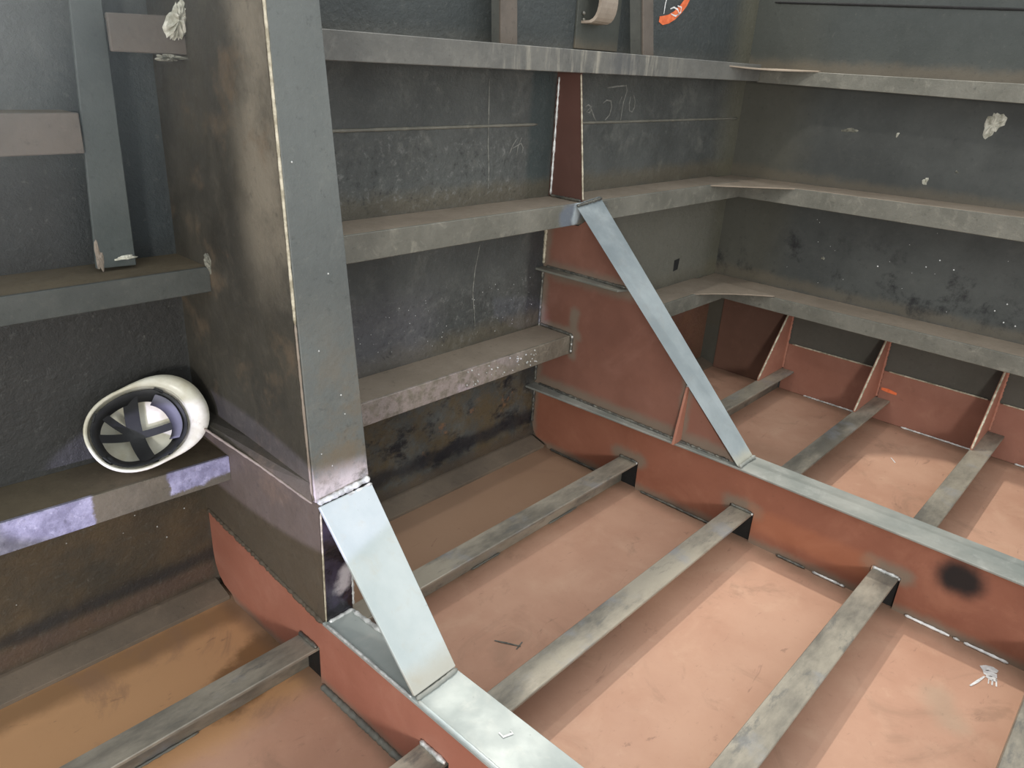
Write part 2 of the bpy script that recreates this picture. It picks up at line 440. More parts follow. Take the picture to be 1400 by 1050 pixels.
def reflect_top_tan_foot(t, c):
    k = t.math('MULTIPLY', t.ramp(t.comp(2), .62, 1.05), t.ramp(t.noise(7, 5, .6), .2, .6))  # dark reflection painted into the upper end of the brace
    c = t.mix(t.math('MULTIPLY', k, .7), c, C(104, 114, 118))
    k = t.seg((1.47, -.985, .29), (1.6, -.985, .29), .012, .05, .02, 20)
    return t.mix(t.math('MULTIPLY', k, .6), c, C(186, 180, 158))
M_galvB = galv('blue_grey_new_flange', (138, 147, 149), (166, 174, 175), (146, 148, 144), extra=reflect_top_tan_foot)
M_galvF = galv('smeared_floor_flange', (150, 158, 155), (174, 180, 176), (190, 190, 182))
M_galvD = galv('dull_grey_flange', (126, 130, 124), (156, 156, 148), (172, 172, 166))
M_bar = galv('scorched_flat_bar', (100, 102, 98), (126, 126, 116), (150, 144, 126))
def col_extra(t, c):
    z = t.comp(2)
    # blistered lower half and a bare ground end
    c = t.mix(t.math('MULTIPLY', t.ramp(z, .62, 1.15, 1., 0.), t.math('MULTIPLY', t.ramp(t.noise(9, 6, .7, off=(4, 4, 4)), .4, .65), .7)), c, C(112, 98, 78))
    c = t.mix(t.math('MULTIPLY', t.ramp(z, .60, .67, 1., 0.), t.ramp(t.noise(14, 6, .7), .3, .55)), c, C(186, 176, 172))
    return c
M_colflange = steel_mat('grey_painted_column_flange', (86, 90, 88), (100, 104, 101), (122, 123, 116), .5, .5, .45, col_extra)
def cweb_extra(t, c):
    y = t.comp(1); z = t.comp(2)
    k = t.math('MULTIPLY', t.ramp(y, -.30, -.44), t.ramp(t.noise(2.6, 6, .65, off=(0, 3, 1)), .35, .6))
    c = t.mix(t.math('MULTIPLY', k, t.ramp(z, .95, 1.25)), c, C(128, 120, 106))  # lit area of the upper web near the flange, painted lighter
    c = t.mix(t.math('MULTIPLY', t.ramp(t.noise(4, 6, .65, off=(7, 3, 1)), .55, .68), .6), c, C(110, 94, 76))
    c = t.mix(t.math('MULTIPLY', t.rect({2: (.2, .62), 1: (-.7, .1)}, .05, .03), .45), c, C(112, 98, 82))
    return c
M_cweb = steel_mat('brown_sooty_column_web', (54, 52, 47), (76, 72, 63), (106, 100, 88), .6, .5, .4, cweb_extra)
def stub_mat():
    t = NT('glossy_black_stub')
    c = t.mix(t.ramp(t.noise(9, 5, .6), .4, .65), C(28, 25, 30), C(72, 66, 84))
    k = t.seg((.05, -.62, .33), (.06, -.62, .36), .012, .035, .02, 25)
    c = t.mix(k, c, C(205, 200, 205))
    t.bump(t.noise(25, 5, .6), .5, .006)
    return t.done(c, .16, .3, .8)
M_stub = stub_mat()
def weld_mat(name, a, b, rough, metal):
    t = NT(name)
    c = t.mix(t.ramp(t.noise(40, 4, .6), .35, .65), C(*a), C(*b))
    t.bump(t.noise(150, 3, .6), .4, .003)
    return t.done(c, rough, metal, .6)
M_weld = weld_mat('bright_weld', (170, 171, 168), (226, 227, 224), .3, .25)
M_weldD = weld_mat('dark_weld', (84, 84, 80), (122, 120, 110), .4, .4)
M_edge = weld_mat('worn_pale_edge', (150, 142, 120), (206, 198, 176), .6, .1)
M_chalk = weld_mat('chalk', (96, 96, 90), (140, 140, 132), .9, 0.)
M_chalkd = weld_mat('faint_chalk', (104, 104, 98), (134, 134, 128), .9, 0.)
M_foam = weld_mat('pale_flaking_crust', (150, 148, 132), (212, 210, 196), .85, 0.)
M_foamd = weld_mat('dull_flaking_crust', (100, 100, 90), (146, 144, 130), .85, 0.)
M_orange = weld_mat('orange_spray_paint', (214, 98, 52), (236, 122, 72), .6, 0.)
M_white = weld_mat('white_paint', (206, 206, 204), (240, 240, 238), .6, 0.)
M_strip = steel_mat('silted_bilge_strip', (106, 96, 84), (124, 111, 96), (146, 128, 110), .7, .3, .3, sc=2)
M_hole = weld_mat('dark_opening', (18, 18, 18), (26, 26, 26), .9, 0.)
M_slotshade = steel_mat('black_slot_shade', (30, 30, 30), (40, 40, 40), (56, 55, 53), .6, .3, .3)
M_lug = steel_mat('pale_brown_lug', (124, 112, 100), (148, 136, 122), (186, 178, 164), .6, .3, .4, sc=3)

# ------------------------------------------------------------------ setting
XC = 3.019; TOP = 2.05; XL = -2.6; YN = -3.2
fl = struct(box('floor', (XL, YN, -.012), (XC, 0, 0), M_floor, None, 0), 'red primed steel bottom plating')
wl = struct(box('wall_left', (XL, 0, -.012), (XC + .012, .012, TOP), M_wall, None, 0), 'sooty dark steel side shell plate')
wr = struct(box('wall_right', (XC, YN, -.012), (XC + .012, 0, TOP), M_end, None, 0), 'sooty dark steel end bulkhead')
# bilge strip between side shell and bottom
for k, (x0, x1) in enumerate(((XL, -.004), (.016, 1.494), (1.516, XC))):
    o = plate('trim_%d' % (k + 1), [(x0, 0, 0), (x0, 0, .034), (x0, -.012, .034), (x0, -.086, .013), (x0, -.086, 0)], (x1 - x0, 0, 0), M_strip, None, .001)
    struct(o, 'narrow silted steel strip along the foot of the side shell')
# red lower strake of the bulkhead
for (y0, y1, z1) in ((-.488, -.09, .50), (-.985, -.498, .262), (-1.48, -.998, .262), (YN, -1.496, .262)):
    box('lower_plate', (XC - .006, y0, .002), (XC, y1, z1), M_redplate if y1 < -.2 else M_redplate_shade, wr, .001)
for (y0, y1) in ((-.97, -.52), (-1.46, -1.02), (-1.98, -1.52)):
    bead('weld_seam', [(XC - .006, y0, .264), (XC - .006, y1, .264)], .0035, M_edge, wr, .25)
    bead('floor_weld', [(XC - .010, y0 - .0, .004), (XC - .010, y1 - .12, .004)], .0045, M_weld, wr, .3)

# weld seam across the side shell
a = at(455, 180, y=0); b = at(1010, 162, y=0)
bead('weld_seam', [(.1, -.001, 1.357), (1.40, -.001, 1.363)], .0055, M_face, wl, .15, .02)
bead('weld_seam', [(1.52, -.001, 1.364), (2.99, -.001, 1.368)], .0055, M_face, wl, .15, .02)
# chalk
N_L = (0, -1, 0)
def wpath(pts): return [at(u, v, y=-.0005) for u, v in pts]
ribbons('chalk_line', [wpath([(669, 108), (668, 150), (667, 200), (668, 232), (667, 258)])], .0045, N_L, M_chalk, wl)
ribbons('chalk_line', [wpath([(656, 335), (649, 370), (646, 400), (648, 425), (649, 446)])], .0045, N_L, M_chalk, wl)
ribbons('chalk_writing', [wpath([(800, 146), (804, 143), (808, 146), (806, 154), (801, 153), (807, 147), (812, 160), (815, 166)]),
                          wpath([(824, 141), (829, 137), (835, 138), (836, 146), (833, 157), (827, 164)]),
                          wpath([(830, 120), (845, 118), (856, 117), (857, 124), (852, 140), (848, 165)]),
                          wpath([(850, 132), (846, 142)]),
                          wpath([(862, 132), (860, 142), (860, 151), (864, 153), (867, 147), (868, 138), (866, 130)])], .006, N_L, M_chalkd, wl)
ribbons('chalk_writing', [wpath([(706, 190), (700, 200), (696, 211)]), wpath([(713, 188), (708, 200), (706, 212)]), wpath([(700, 203), (712, 196), (715, 202), (713, 208)])], .005, N_L, M_chalkd, wl)

# ------------------------------------------------------------------ stringers
def stringer(name, label, x0, x1, zt, zb, yd, mtop, mface, group, cat='stringer', xs=None):
    """angle on the side shell: level shelf plus down-turned face; zt/zb give (left, right) heights"""
    t = thing(name, label, cat, (x0, 0, zb[0]), group)
    (z0, z1), (w0, w1) = zt, zb
    xs = x0 if xs is None else xs
    plate('shelf_plate', [(xs, 0, z0), (x1, 0, z1), (x1, -yd + .002, z1), (xs, -yd + .002, z0)], (0, 0, -.010), mtop, t)
    plate('face_plate', [(x0, -yd, z0 + .001), (x1, -yd, z1 + .001), (x1, -yd, w1), (x0, -yd, w0)], (0, .012, 0), mface, t, .002)
    return t
G_S = 'stringers along the side shell'
s1 = stringer('side_stringer', 'topmost long grey-brown stringer on the side shell, right of the column', .012, 2.80, (1.621, 1.624), (1.549, 1.551), .175, M_dust, M_face1, G_S)
s2 = stringer('side_stringer', 'middle long dusty stringer the grey diagonal brace is welded to', .012, 2.80, (1.096, 1.087), (1.014, 1.008), .175, M_dust, M_face, G_S)
s3 = stringer('side_stringer', 'scaly short stringer running from the column into the red bracket plate', .012, 1.498, (.561, .553), (.480, .474), .175, M_dust, M_faceP, G_S)
s3b = stringer('side_stringer', 'dusty low stringer behind the diagonal brace, between red bracket and corner', 1.512, 2.80, (.553, .548), (.474, .472), .175, M_dust, M_face, G_S)
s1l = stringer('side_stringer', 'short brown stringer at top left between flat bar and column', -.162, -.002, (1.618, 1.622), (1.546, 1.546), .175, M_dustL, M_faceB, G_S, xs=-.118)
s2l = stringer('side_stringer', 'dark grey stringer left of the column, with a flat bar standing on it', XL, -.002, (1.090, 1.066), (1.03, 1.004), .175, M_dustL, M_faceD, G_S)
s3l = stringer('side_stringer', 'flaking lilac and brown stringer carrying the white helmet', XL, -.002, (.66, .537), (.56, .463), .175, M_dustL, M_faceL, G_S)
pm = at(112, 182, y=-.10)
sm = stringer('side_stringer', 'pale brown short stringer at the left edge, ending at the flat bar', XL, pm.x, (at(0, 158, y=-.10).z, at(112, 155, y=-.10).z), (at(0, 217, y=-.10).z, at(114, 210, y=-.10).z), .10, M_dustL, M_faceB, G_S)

def end_stringer(label, zt, zb):
    y0, y1 = -.002, YN
    t = thing('bulkhead_stringer', label, 'stringer', (XC, -1.5, zb[0]), 'stringers across the end bulkhead')
    xf = 2.81
    plate('shelf_plate', [(XC, y0, zt[0]), (XC, y1, zt[1]), (xf + .002, y1, zt[1]), (xf + .002, y0, zt[0])], (0, 0, -.010), M_dust, t)
    plate('face_plate', [(xf, -.16, zt[0] + .001), (xf, y1, zt[1] + .001), (xf, y1, zb[1]), (xf, -.16, zb[0])], (.012, 0, 0), M_face, t, .002)
    return t
end_stringer('uppermost stringer across the end bulkhead at the top right', (1.605, 1.600), (1.547, 1.51))
end_stringer('middle stringer across the end bulkhead on the right', (1.080, 1.15), (1.006, 1.030))
end_stringer('lowest dusty stringer across the end bulkhead, above the red fins', (.541, .562), (.473, .470))
for z, lab, cx in ((1.606, 'topmost corner gusset joining two stringers', 2.48), (1.083, 'middle corner gusset joining two stringers', 2.48), (.546, 'lowest corner gusset, dusty and slightly curled', 2.50)):
    b = bmesh.new(); n = 10
    A = Vector((cx, -.172, z)); B = Vector((2.812, -.45, z))
    top = []
    pts = [(2.83, -.15, z), (cx, -.15, z)] + [tuple(A.lerp(B, k / n) + Vector((.03, .03, 0)) * math.sin(math.pi * k / n) + Vector((0, 0, -.006 * math.sin(math.pi * k / n)))) for k in range(n + 1)] + [(2.83, -.45, z)]
    o = plate('corner_gusset', pts, (0, 0, .006), M_dust, None, .001)
    tag(o, lab, 'gusset', 'gussets in the corner')

# ------------------------------------------------------------------ bottom longitudinals
HL = .119
YS = [(-.561, -.481), (-1.061, -.978), (-1.569, -1.488), (-2.056, -1.973), (-2.56, -2.478)]
labs = ['grey angle bar on the bottom nearest the side shell', 'second grey angle bar from the side shell, passing under the bright diagonal',
        'third grey angle bar from the side shell, in the bottom right foreground', 'fourth grey angle bar, just cut by the right edge', 'fifth grey angle bar, nearest the viewer']
for (yn, yf), lb in list(zip(YS, labs))[:4]:
    t = thing('bottom_angle_bar', lb, 'angle bar', (0, yf, 0), 'angle bars along the bottom')
    x0, x1 = -2.4, XC - .008
    plate('flange', [(x0, yn, HL), (x1, yn, HL), (x1, yf, HL), (x0, yf, HL)], (0, 0, -.011), M_long, t, .002)
    plate('web', [(x0, yf, HL - .011), (x1, yf, HL - .011), (x1, yf, .0), (x0, yf, .0)], (0, -.010, 0), M_long, t, .001)
    # staggered fillet welds at the foot
    rnd = random.Random(int(-yn * 100))
    x = -1.6
    while x < 2.8:
        ln = rnd.uniform(.10, .2)
        if not (-.05 < x < .05 or 1.42 < x < 1.56) and not (x < 0 < x + ln) and not (x < 1.5 < x + ln):
            bead('foot_weld', [(x, yf - .014, .004), (x + ln, yf - .014, .004)], .0035, M_bar, t, .3, .012, int(x * 99))
        x += ln + rnd.uniform(.25, .5)

# fins on the end bulkhead
for i, (yn, yf) in enumerate(YS[:4]):
    y = yf - .012
    lab = ['red triangular fin nearest the corner, under the lowest stringer', 'middle red triangular fin with a pale bright edge', 'red triangular fin near the right edge of the picture', 'red triangular fin beyond the right edge'][i]
    if i == 3: break
    t = thing('end_fin', lab, 'bracket', (XC - .1, y, HL), 'red fins against the end bulkhead')
    plate('fin_plate', [(XC - .008, y, HL), (XC - .008, y, .47), (XC - .04, y, .47), (2.725, y, HL + .012), (2.725, y, HL)], (0, .010, 0), M_fin, t, .001)
    bead('bright_edge', [(XC - .04, y + .004, .468), (2.724, y + .004, HL + .006)], .0045, M_edge, t, .15)
    bead('weld', [(XC - .012, y - .003, HL + .005), (XC - .012, y - .003, .44)], .006, M_fin, t, .4)

# ------------------------------------------------------------------ frame web with slots for the bars
def slot_path(top, y_end, y_start, scallop, hgt=HL + .004):
    """outline (y, z) of a floor web: along the bottom with cut-outs, back along the top"""
    pts = list(scallop)
    for yn, yf in YS[:4]:
        pts += [(yf + .006, 0.), (yf + .006, hgt), (yn - .006, hgt), (yn - .006, 0.)]
    pts += [(y_end, 0.)]
    pts += top
    return pts

# ================================================================== near web frame
fa = thing('web_frame', 'near frame with tall sooty column and bright silver diagonal foot plate', 'frame', (0, -.3, 0))
pts = slot_path([(YN + .1, .228), (-.608, .228), (-.0, .294)], YN + .1, 0, [(0, .13), (-.006, .09), (-.022, .055), (-.05, .033), (-.095, .02), (-.11, .0)])
plate('floor_web', [(0, y, z) for y, z in pts], (.010, 0, 0), M_webA, fa, 0)
cw = plate('column_web', [(-.003, 0, .290), (-.003, 0, TOP), (-.473, TOP and -.473, TOP), (-.003, -.502, 1.654), (-.003, -.571, .583), (-.003, -.604, .58), (-.003, -.606, .224)] if False else
     [(-.003, 0, .290), (-.003, 0, TOP), (-.003, -.472, TOP), (-.003, -.571, .583), (-.003, -.601, .58), (-.003, -.604, .226)], (.012, 0, 0), M_cweb, fa, 0)
bead('lap_weld', [(-.004, -.01, .289), (-.004, -.60, .227)], .006, M_cweb, cw, .4)
# column flange (tapers in width)
zt = TOP
cf = plate('column_flange', [(-.002, -.4725, zt), (.108, -.4725, zt), (.118, -.502, 1.654), (.155, -.574, .60), (.155, -.578, .588), (-.002, -.578, .574), (-.002, -.502, 1.654)], (0, -.012, 0), M_colflange, fa, .002)
bead('worn_edge', [(-.005, -.482, zt), (-.005, -.512, 1.654), (-.0055, -.553, 1.02)], .0034, M_edge, cf, .15, .012)
bead('worn_edge', [(-.0055, -.553, 1.02), (-.006, -.583, .585)], .0028, M_lug, cf, .25, .012)
# ground weld at the foot of the column
bead('weld', [(.0, -.596, .582), (.05, -.596, .585), (.10, -.596, .588), (.153, -.594, .592)], .0075, M_weld, cf, .25, .005)
bead('weld', [(.0, -.607, .573), (.08, -.606, .576), (.153, -.604, .580)], .004, M_weld, cf, .35, .005)
# stub below the column
st = box('stub_flange', (-.002, -.614, .236), (.078, -.603, .575), M_stub, fa, .002)
bead('worn_edge', [(-.004, -.612, .24), (-.004, -.612, .565)], .0024, M_edge, st, .15, .01)
bead('weld', [(.002, -.617, .238), (.076, -.617, .238)], .006, M_weld, st, .3)
bead('weld', [(.079, -.612, .25), (.079, -.612, .45)], .004, M_weld, st, .4)
# bottom flange
ff = plate('floor_flange', [(-.012, -.606, .229), (.078, -.606, .229), (.085, -.935, .229), (.125, -.945, .229), (.128, YN + .1, .229), (-.012, YN + .1, .229)], (0, 0, .010), M_galvF, fa, .002)
bead('weld', [(-.009, -.62, .239), (-.009, -.95, .239)], .004, M_weld, ff, .15)
bead('foot_weld', [(-.006, -.58, .003), (-.006, -.965, .003)], .009, M_bar, fa, .2)
bead('foot_weld', [(-.006, -1.08, .003), (-.006, -1.46, .003)], .009, M_bar, fa, .2)
bead('weld', [(-.006, -.97, .239), (-.006, -1.7, .239)], .005, M_galv, ff, .12)
bead('weld', [(.070, -.63, .241), (.082, -.90, .241)], .006, M_weld, ff, .45, .009)
# silver diagonal
dg = plate('diagonal_flange', [(-.004, -.600, .574), (.152, -.597, .577), (.122, -.950, .243), (-.008, -.953, .243)], (0, -.008, .006), M_galv, fa, .002)
bead('weld', [(-.006, -.964, .242), (.05, -.964, .242), (.122, -.960, .242)], .006, M_galvD, dg, .15)
# flat bar stiffener on the column web
plate('web_stiffener', [(-.003, -.008, .645), (-.003, -.30, .643), (-.003, -.568, .628), (-.014, -.594, .590), (-.036, -.40, .620), (-.062, -.178, .645), (-.062, -.008, .650)], (0, 0, -.008), M_cweb, fa, 0)
bead('stiffener_edge', [(-.063, -.05, .645), (-.063, -.178, .643), (-.037, -.40, .618), (-.015, -.594, .588)], .0032, M_lug, fa, .25, .01)

# ================================================================== far web frame
fb = thing('web_frame', 'far frame with large red bracket plate and blue-grey diagonal brace', 'frame', (1.5, -.4, 0))
pts = slot_path([(YN + .1, .279), (-.0, .285)], YN + .1, 0, [(0, .10), (-.006, .075), (-.016, .05), (-.030, .034), (-.055, .026), (-.092, .016), (-.096, 0)])
fw = plate('floor_web', [(1.5, y, z) for y, z in pts], (.010, 0, 0), M_webB, fb, 0)
ff = plate('floor_flange', [(1.436, -.0, .290), (1.50, -.0, .290), (1.56, -.0, .290), (1.565, -.95, .285), (1.610, -.99, .285), (1.612, YN + .1, .285), (1.477, YN + .1, .285), (1.477, -.98, .285)], (0, 0, -.009), M_galvD, fb, .002)
bead('weld', [(1.494, -.03, .291), (1.494, -.94, .287)], .006, M_weldD, ff, .35)
bp = plate('bracket_plate', [(1.5, -.0, .290), (1.5, -.955, .286), (1.5, -.20, 1.03), (1.5, -.16, 1.0), (1.5, 0, 1.0)], (.010, 0, 0), M_bracket, fb, 0)
plate('upper_web', [(1.5, 0, 1.094), (1.5, -.168, 1.094), (1.5, -.108, 1.552), (1.5, 0, 1.552)], (.010, 0, 0), M_redup, fb, 0)
bead('weld', [(1.497, -.012, 1.10), (1.497, -.012, 1.53)], .0042, M_weld, fb, .5, .010)
bead('bright_edge', [(1.500, -.171, 1.10), (1.500, -.111, 1.545)], .0032, M_edge, fb, .2)
bead('weld', [(1.496, -.015, 1.097), (1.496, -.165, 1.097)], .005, M_weldD, fb, .3)
# brace
tl = at(789, 287, y=-.182); tr = at(822, 281, y=-.182)
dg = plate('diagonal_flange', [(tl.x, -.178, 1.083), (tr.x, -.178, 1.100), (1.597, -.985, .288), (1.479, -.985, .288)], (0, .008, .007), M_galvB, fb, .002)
bead('weld', [(tl.x, -.182, 1.085), (tr.x, -.182, 1.102)], .006, M_weldD, dg, .3)
bead('weld', [(1.479, -.990, .291), (1.597, -.990, .291)], .006, M_galvD, dg, .3)
# stiffeners on the bracket
sf = plate('flat_stiffener', [(1.502, -.0, .80), (1.502, -.425, .80), (1.455, -.405, .80), (1.450, .0, .80)], (0, 0, .009), M_bar, fb, .001)
bead('weld', [(1.496, -.02, .812), (1.496, -.41, .812)], .005, M_weldD, sf, .3)
sf = plate('vertical_stiffener', [(1.502, -.728, .288), (1.502, -.728, .512), (1.488, -.728, .512), (1.445, -.728, .288)], (0, -.009, 0), M_fin, fb, .001)
bead('weld', [(1.488, -.732, .515), (1.498, -.732, .515)], .006, M_weld, sf, .3)
bead('weld', [(1.466, -.732, .288), (1.474, -.732, .288)], .006, M_weld, sf, .3)
# weld along the side shell
bead('weld', [(1.495, -.004, .30), (1.495, -.004, .79)], .006, M_weldD, fb, .4)
bead('weld', [(1.495, -.004, .82), (1.495, -.004, 1.0)], .006, M_edge, fb, .3)
bead('weld', [(1.495, -.004, .10), (1.495, -.004, .28)], .006, M_weldD, fb, .4)
# weld round the end of the low stringer
bead('end_weld', [(1.496, -.01, .560), (1.496, -.176, .558), (1.496, -.182, .545), (1.496, -.182, .478)], .006, M_weldD, s3, .35)
for q in ((.552, .008), (.520, .006), (.490, .007)):
    bead('weld_drop', [(1.492, -.186, q[0] - .004), (1.492, -.186, q[0] + .004)], q[1], M_weld, s3, .1)
# welds at the foot of the far floor web
for u0, v0, u1, v1, mt in ((1236, 843, 1298, 869, M_white), (1303, 872, 1312, 876, M_weld), (1317, 880, 1379, 906, M_white), (1110, 782, 1155, 802, M_weld), (1060, 760, 1100, 777, M_weldD), (875, 672, 985, 722, M_weldD), (750, 616, 830, 652, M_weldD)):
    p, q = at(u0, v0, z=.004), at(u1, v1, z=.004)
    bead('foot_weld', [(1.494, p.y, .005), (1.494, q.y, .005)], .0045, mt, fw, .3, .008)
for (yn, yf) in YS[:3]:
    bead('slot_weld', [(1.495, yf, HL + .004), (1.495, yn, HL + .004)], .0055, M_weldD if yn > -1.5 else M_weld, fw, .35)
    bead('slot_weld', [(1.495, yn - .002, HL - .004), (1.495, yn - .002, HL + .004)], .006, M_weld, fw, .1)
for (yn, yf) in YS[:4]:
    for x0, par in ((1.511, fb), (.011, fa)):
        plate('slot_shade_plate', [(x0, yf - .0105, .001), (x0, yn - .012, .001), (x0, yn - .012, HL + .03), (x0, yf + .012, HL + .03), (x0, yf + .012, HL + .001), (x0, yn - .002, HL + .001), (x0, yn - .002, HL - .0125), (x0, yf - .0105, HL - .0125)], (.005, 0, 0), M_slotshade, par, 0)  # dark plate added behind each slot so the opening looks shaded
for (yn, yf) in YS[:2]:
    bead('slot_weld', [(-.005, yf, HL + .004), (-.005, yn, HL + .004)], .006, M_weldD if yn > -1 else M_weld, fa, .35)

# ------------------------------------------------------------------ upper left: flat bar on the stringer
vb = thing('vertical_flat_bar', 'grey upright flat bar standing on the left stringer', 'flat bar', (-.18, -.08, 1.07))
plate('face_plate', [(-.231, -.09, 1.078), (-.141, -.09, 1.074), (-.134, -.09, 1.644), (-.128, -.09, TOP), (-.185, -.09, TOP), (-.199, -.09, 1.638)], (0, .010, 0), M_faceD2, vb, .002)
plate('web_plate', [(-.178, -.08, 1.078), (-.178, -.001, 1.078), (-.158, -.001, TOP), (-.158, -.08, TOP)], (.010, 0, 0), M_faceG, vb, .001)
lump('rust_streak', (-.222, -.0905, 1.105), (.008, 0, 0), (0, 0, .035), (0, -.002, 0), M_lug, vb, 9)
o = lump('scale_flake', at(172, 352, y=-.092), (.022, 0, .002), (0, 0, .006), (0, -.006, 0), M_foam, vb, 12)

# flaking crusts on the column web
o = lump('crust_patch', at(242, 28, y=-.177), (.020, 0, .002), (.012, 0, .050), (0, -.012, 0), M_foam, None, 21, 40)
tag(o, 'pale ragged crust at the end of the top left stringer', 'crust')
o = lump('crust_patch', at(232, 79, y=-.177), (.034, 0, -.002), (0, 0, .007), (0, -.008, 0), M_foamd, None, 22, 34)
tag(o, 'thin grey crust hanging under the top left stringer', 'crust')
o = lump('crust_patch', at(286, 362, y=-.177), (.010, 0, .0), (-.010, 0, .030), (0, -.008, 0), M_foamd, None, 23, 30)
tag(o, 'dull crust where the left stringer meets the column', 'crust')

# ------------------------------------------------------------------ above the top stringer
for u0, u1, lab in ((685, 708, 'upright flat stiffener above the top stringer, left of the bent lug'), (880, 894, 'upright flat stiffener above the top stringer, beside the orange mark')):
    a0, a1, b0, b1 = at(u0, 56 if u0 < 800 else 74, y=-.10), at(u1, 57 if u0 < 800 else 75, y=-.10), at(u0, 0, y=-.10), at(u1, 0, y=-.10)
    t = thing('upright_stiffener', lab, 'stiffener', (a0.x, -.05, 1.62), 'upright stiffeners above the top stringer')
    dx0 = (b0.x - a0.x) / (b0.z - a0.z); UT = 1.91; k = UT - 1.624
    plate('face_plate', [(a0.x, -.10, 1.624), (a1.x, -.10, 1.624), (a1.x + (b1.x - a1.x) / (b1.z - a1.z) * k, -.10, UT), (a0.x + dx0 * k, -.10, UT)], (0, .010, 0), M_faceB, t, .002)
    plate('web_plate', [(a1.x - .012, -.09, 1.624), (a1.x - .012, 0, 1.624), (a1.x - .012 + dx0 * k, 0, UT), (a1.x - .012 + dx0 * k, -.09, UT)], (-.010, 0, 0), M_faceG, t, .001)
# bent lug on a doubler plate
p0, p1 = at(786, 66, y=-.01), at(852, 66, y=-.01)
lg = thing('bent_lug', 'pale brown bent strap lug on a square pad above the top stringer', 'lug', (p0.x + .1, 0, p0.z))
box('pad_plate', (p0.x, -.010, 1.632), (p1.x - .04, 0, 1.9), M_end, lg)
c0 = at(806, 34, y=-.05); c1 = at(829, 36, y=-.05)
b = bmesh.new(); rows = []
for k in range(13):
    an = math.pi * k / 12
    yy = -.010 - .070 * max(0., math.sin(an)) ** .4; zz = c0.z + .005 + (1 - math.cos(an)) * .075
    rows.append([b.verts.new((c0.x + .02 * math.sin(an), yy, zz)), b.verts.new((c1.x + .02 * math.sin(an), yy, zz)),
                 b.verts.new((c1.x + .02 * math.sin(an), yy * .86 - .0, c0.z + .08 + (zz - c0.z - .08) * .88)), b.verts.new((c0.x + .02 * math.sin(an), yy * .86, c0.z + .08 + (zz - c0.z - .08) * .88))])
for q, w in zip(rows, rows[1:]):
    for k in range(4): b.faces.new((q[k], q[(k + 1) % 4], w[(k + 1) % 4], w[k]))
b.faces.new(rows[0]); b.faces.new(rows[-1][::-1])
obj('strap', b, M_lug, lg)
for v in (18, 27):
    p = at(797, v, y=-.012)
    bead('bolt', [(p.x, -.010, p.z), (p.x, -.022, p.z)], .008, M_weldD, lg, 0)
# orange spray mark with white scribble
b = bmesh.new()
mk = ribbon_bm(wpath([(901, 26), (906, 28), (914, 26), (922, 21), (930, 13), (937, 4), (942, -6), (945, -18), (944, -32), (938, -44), (928, -50), (918, -48)]), .035, N_L, .0014, b)
obj('spray_mark', mk, M_orange, wl)
ribbons('chalk_scribble', [[p + Vector((0, -.001, 0)) for p in wpath(q)] for q in ([(916, 12), (921, 10), (926, 13), (928, 19), (923, 22), (917, 19)], [(926, 8), (931, 10), (930, 17), (925, 21)], [(912, -6), (909, 6), (907, 19)])], .007, N_L, M_white, wl)

p, q = at(1060, 3, x=XC), at(1400, 13, x=XC)
bead('weld_seam', [(XC - .001, p.y, p.z), (XC - .001, q.y, q.z), (XC - .001, -2.6, q.z - .02)], .006, M_hole, wr, .1, .02)
# ------------------------------------------------------------------ marks and spatter
def epath(pts): return [at(u, v, x=XC - .001) for u, v in pts]
for k, (u, v, a, h, mt) in enumerate(((1358, 170, .034, .05, M_foam), (1265, 248, .010, .018, M_foam), (1227, 184, .007, .009, M_foam), (1308, 235, .006, .005, M_foamd), (1162, 178, .035, .010, M_foamd), (1125, 353, .008, .008, M_foamd))):
    p = at(u, v, x=XC)
    lump('crust_spot', p, (0, a, 0), (0, 0, h), (-.004, 0, 0), mt, wr, 40 + k, 30)
p = at(1213, 536, x=XC - .0065)
ribbons('orange_dab', [[at(1205, 531, x=XC - .007), at(1214, 534, x=XC - .007), at(1226, 539, x=XC - .007)]], .02, (-1, 0, 0), M_orange, wr)
plate('dark_blot', [at(u, v, y=0) for u, v in ((922, 356), (929, 353), (926, 368), (920, 371))], (0, -.0015, 0), M_hole, wl, 0)
def fpath(pts): return [at(u, v, z=.0005) for u, v in pts]
b = bmesh.new()
for q, w in (([(1341, 913), (1350, 914), (1358, 916), (1364, 919)], .026), ([(1344, 919), (1352, 921), (1363, 925)], .03), ([(1348, 924), (1356, 928), (1363, 931)], .022), ([(1346, 925), (1336, 932), (1326, 938)], .008), ([(1357, 929), (1356, 937)], .007), ([(1362, 929), (1362, 939)], .007), ([(1352, 927), (1351, 935)], .005)):
    ribbon_bm(fpath(q), w, (0, 0, 1), .0012, b)
obj('paint_mark', b, M_white, fl)
ribbons('chalk_tick', [fpath([(1218, 626), (1224, 633)])], .008, (0, 0, 1), M_white, fl)
ribbons('scratch', [fpath([(676, 876), (690, 879), (712, 884)]), fpath([(706, 888), (714, 878)])], .007, (0, 0, 1), M_weldD, fl)
def wf(pts): return [at(u, v, z=.2395) for u, v in pts]
ribbons('chalk_tick', [wf([(682, 1002), (688, 1008), (701, 1003), (698, 999)])], .006, (0, 0, 1), M_white, fa)
def spatter(parent, pts, mat):
    b = bmesh.new()
    for p, rr in pts:
        bmesh.ops.create_icosphere(b, subdivisions=1, radius=rr, matrix=Matrix.Translation(p))
    o = obj('spatter', b, mat, parent); o['kind'] = 'stuff'; return o
rnd = random.Random(4)
sp = [(at(u, v, x=XC), .004) for u, v in ((1285, 356), (1266, 365), (1304, 369), (1377, 416), (1372, 441), (1388, 446), (1360, 425), (1200, 364))]
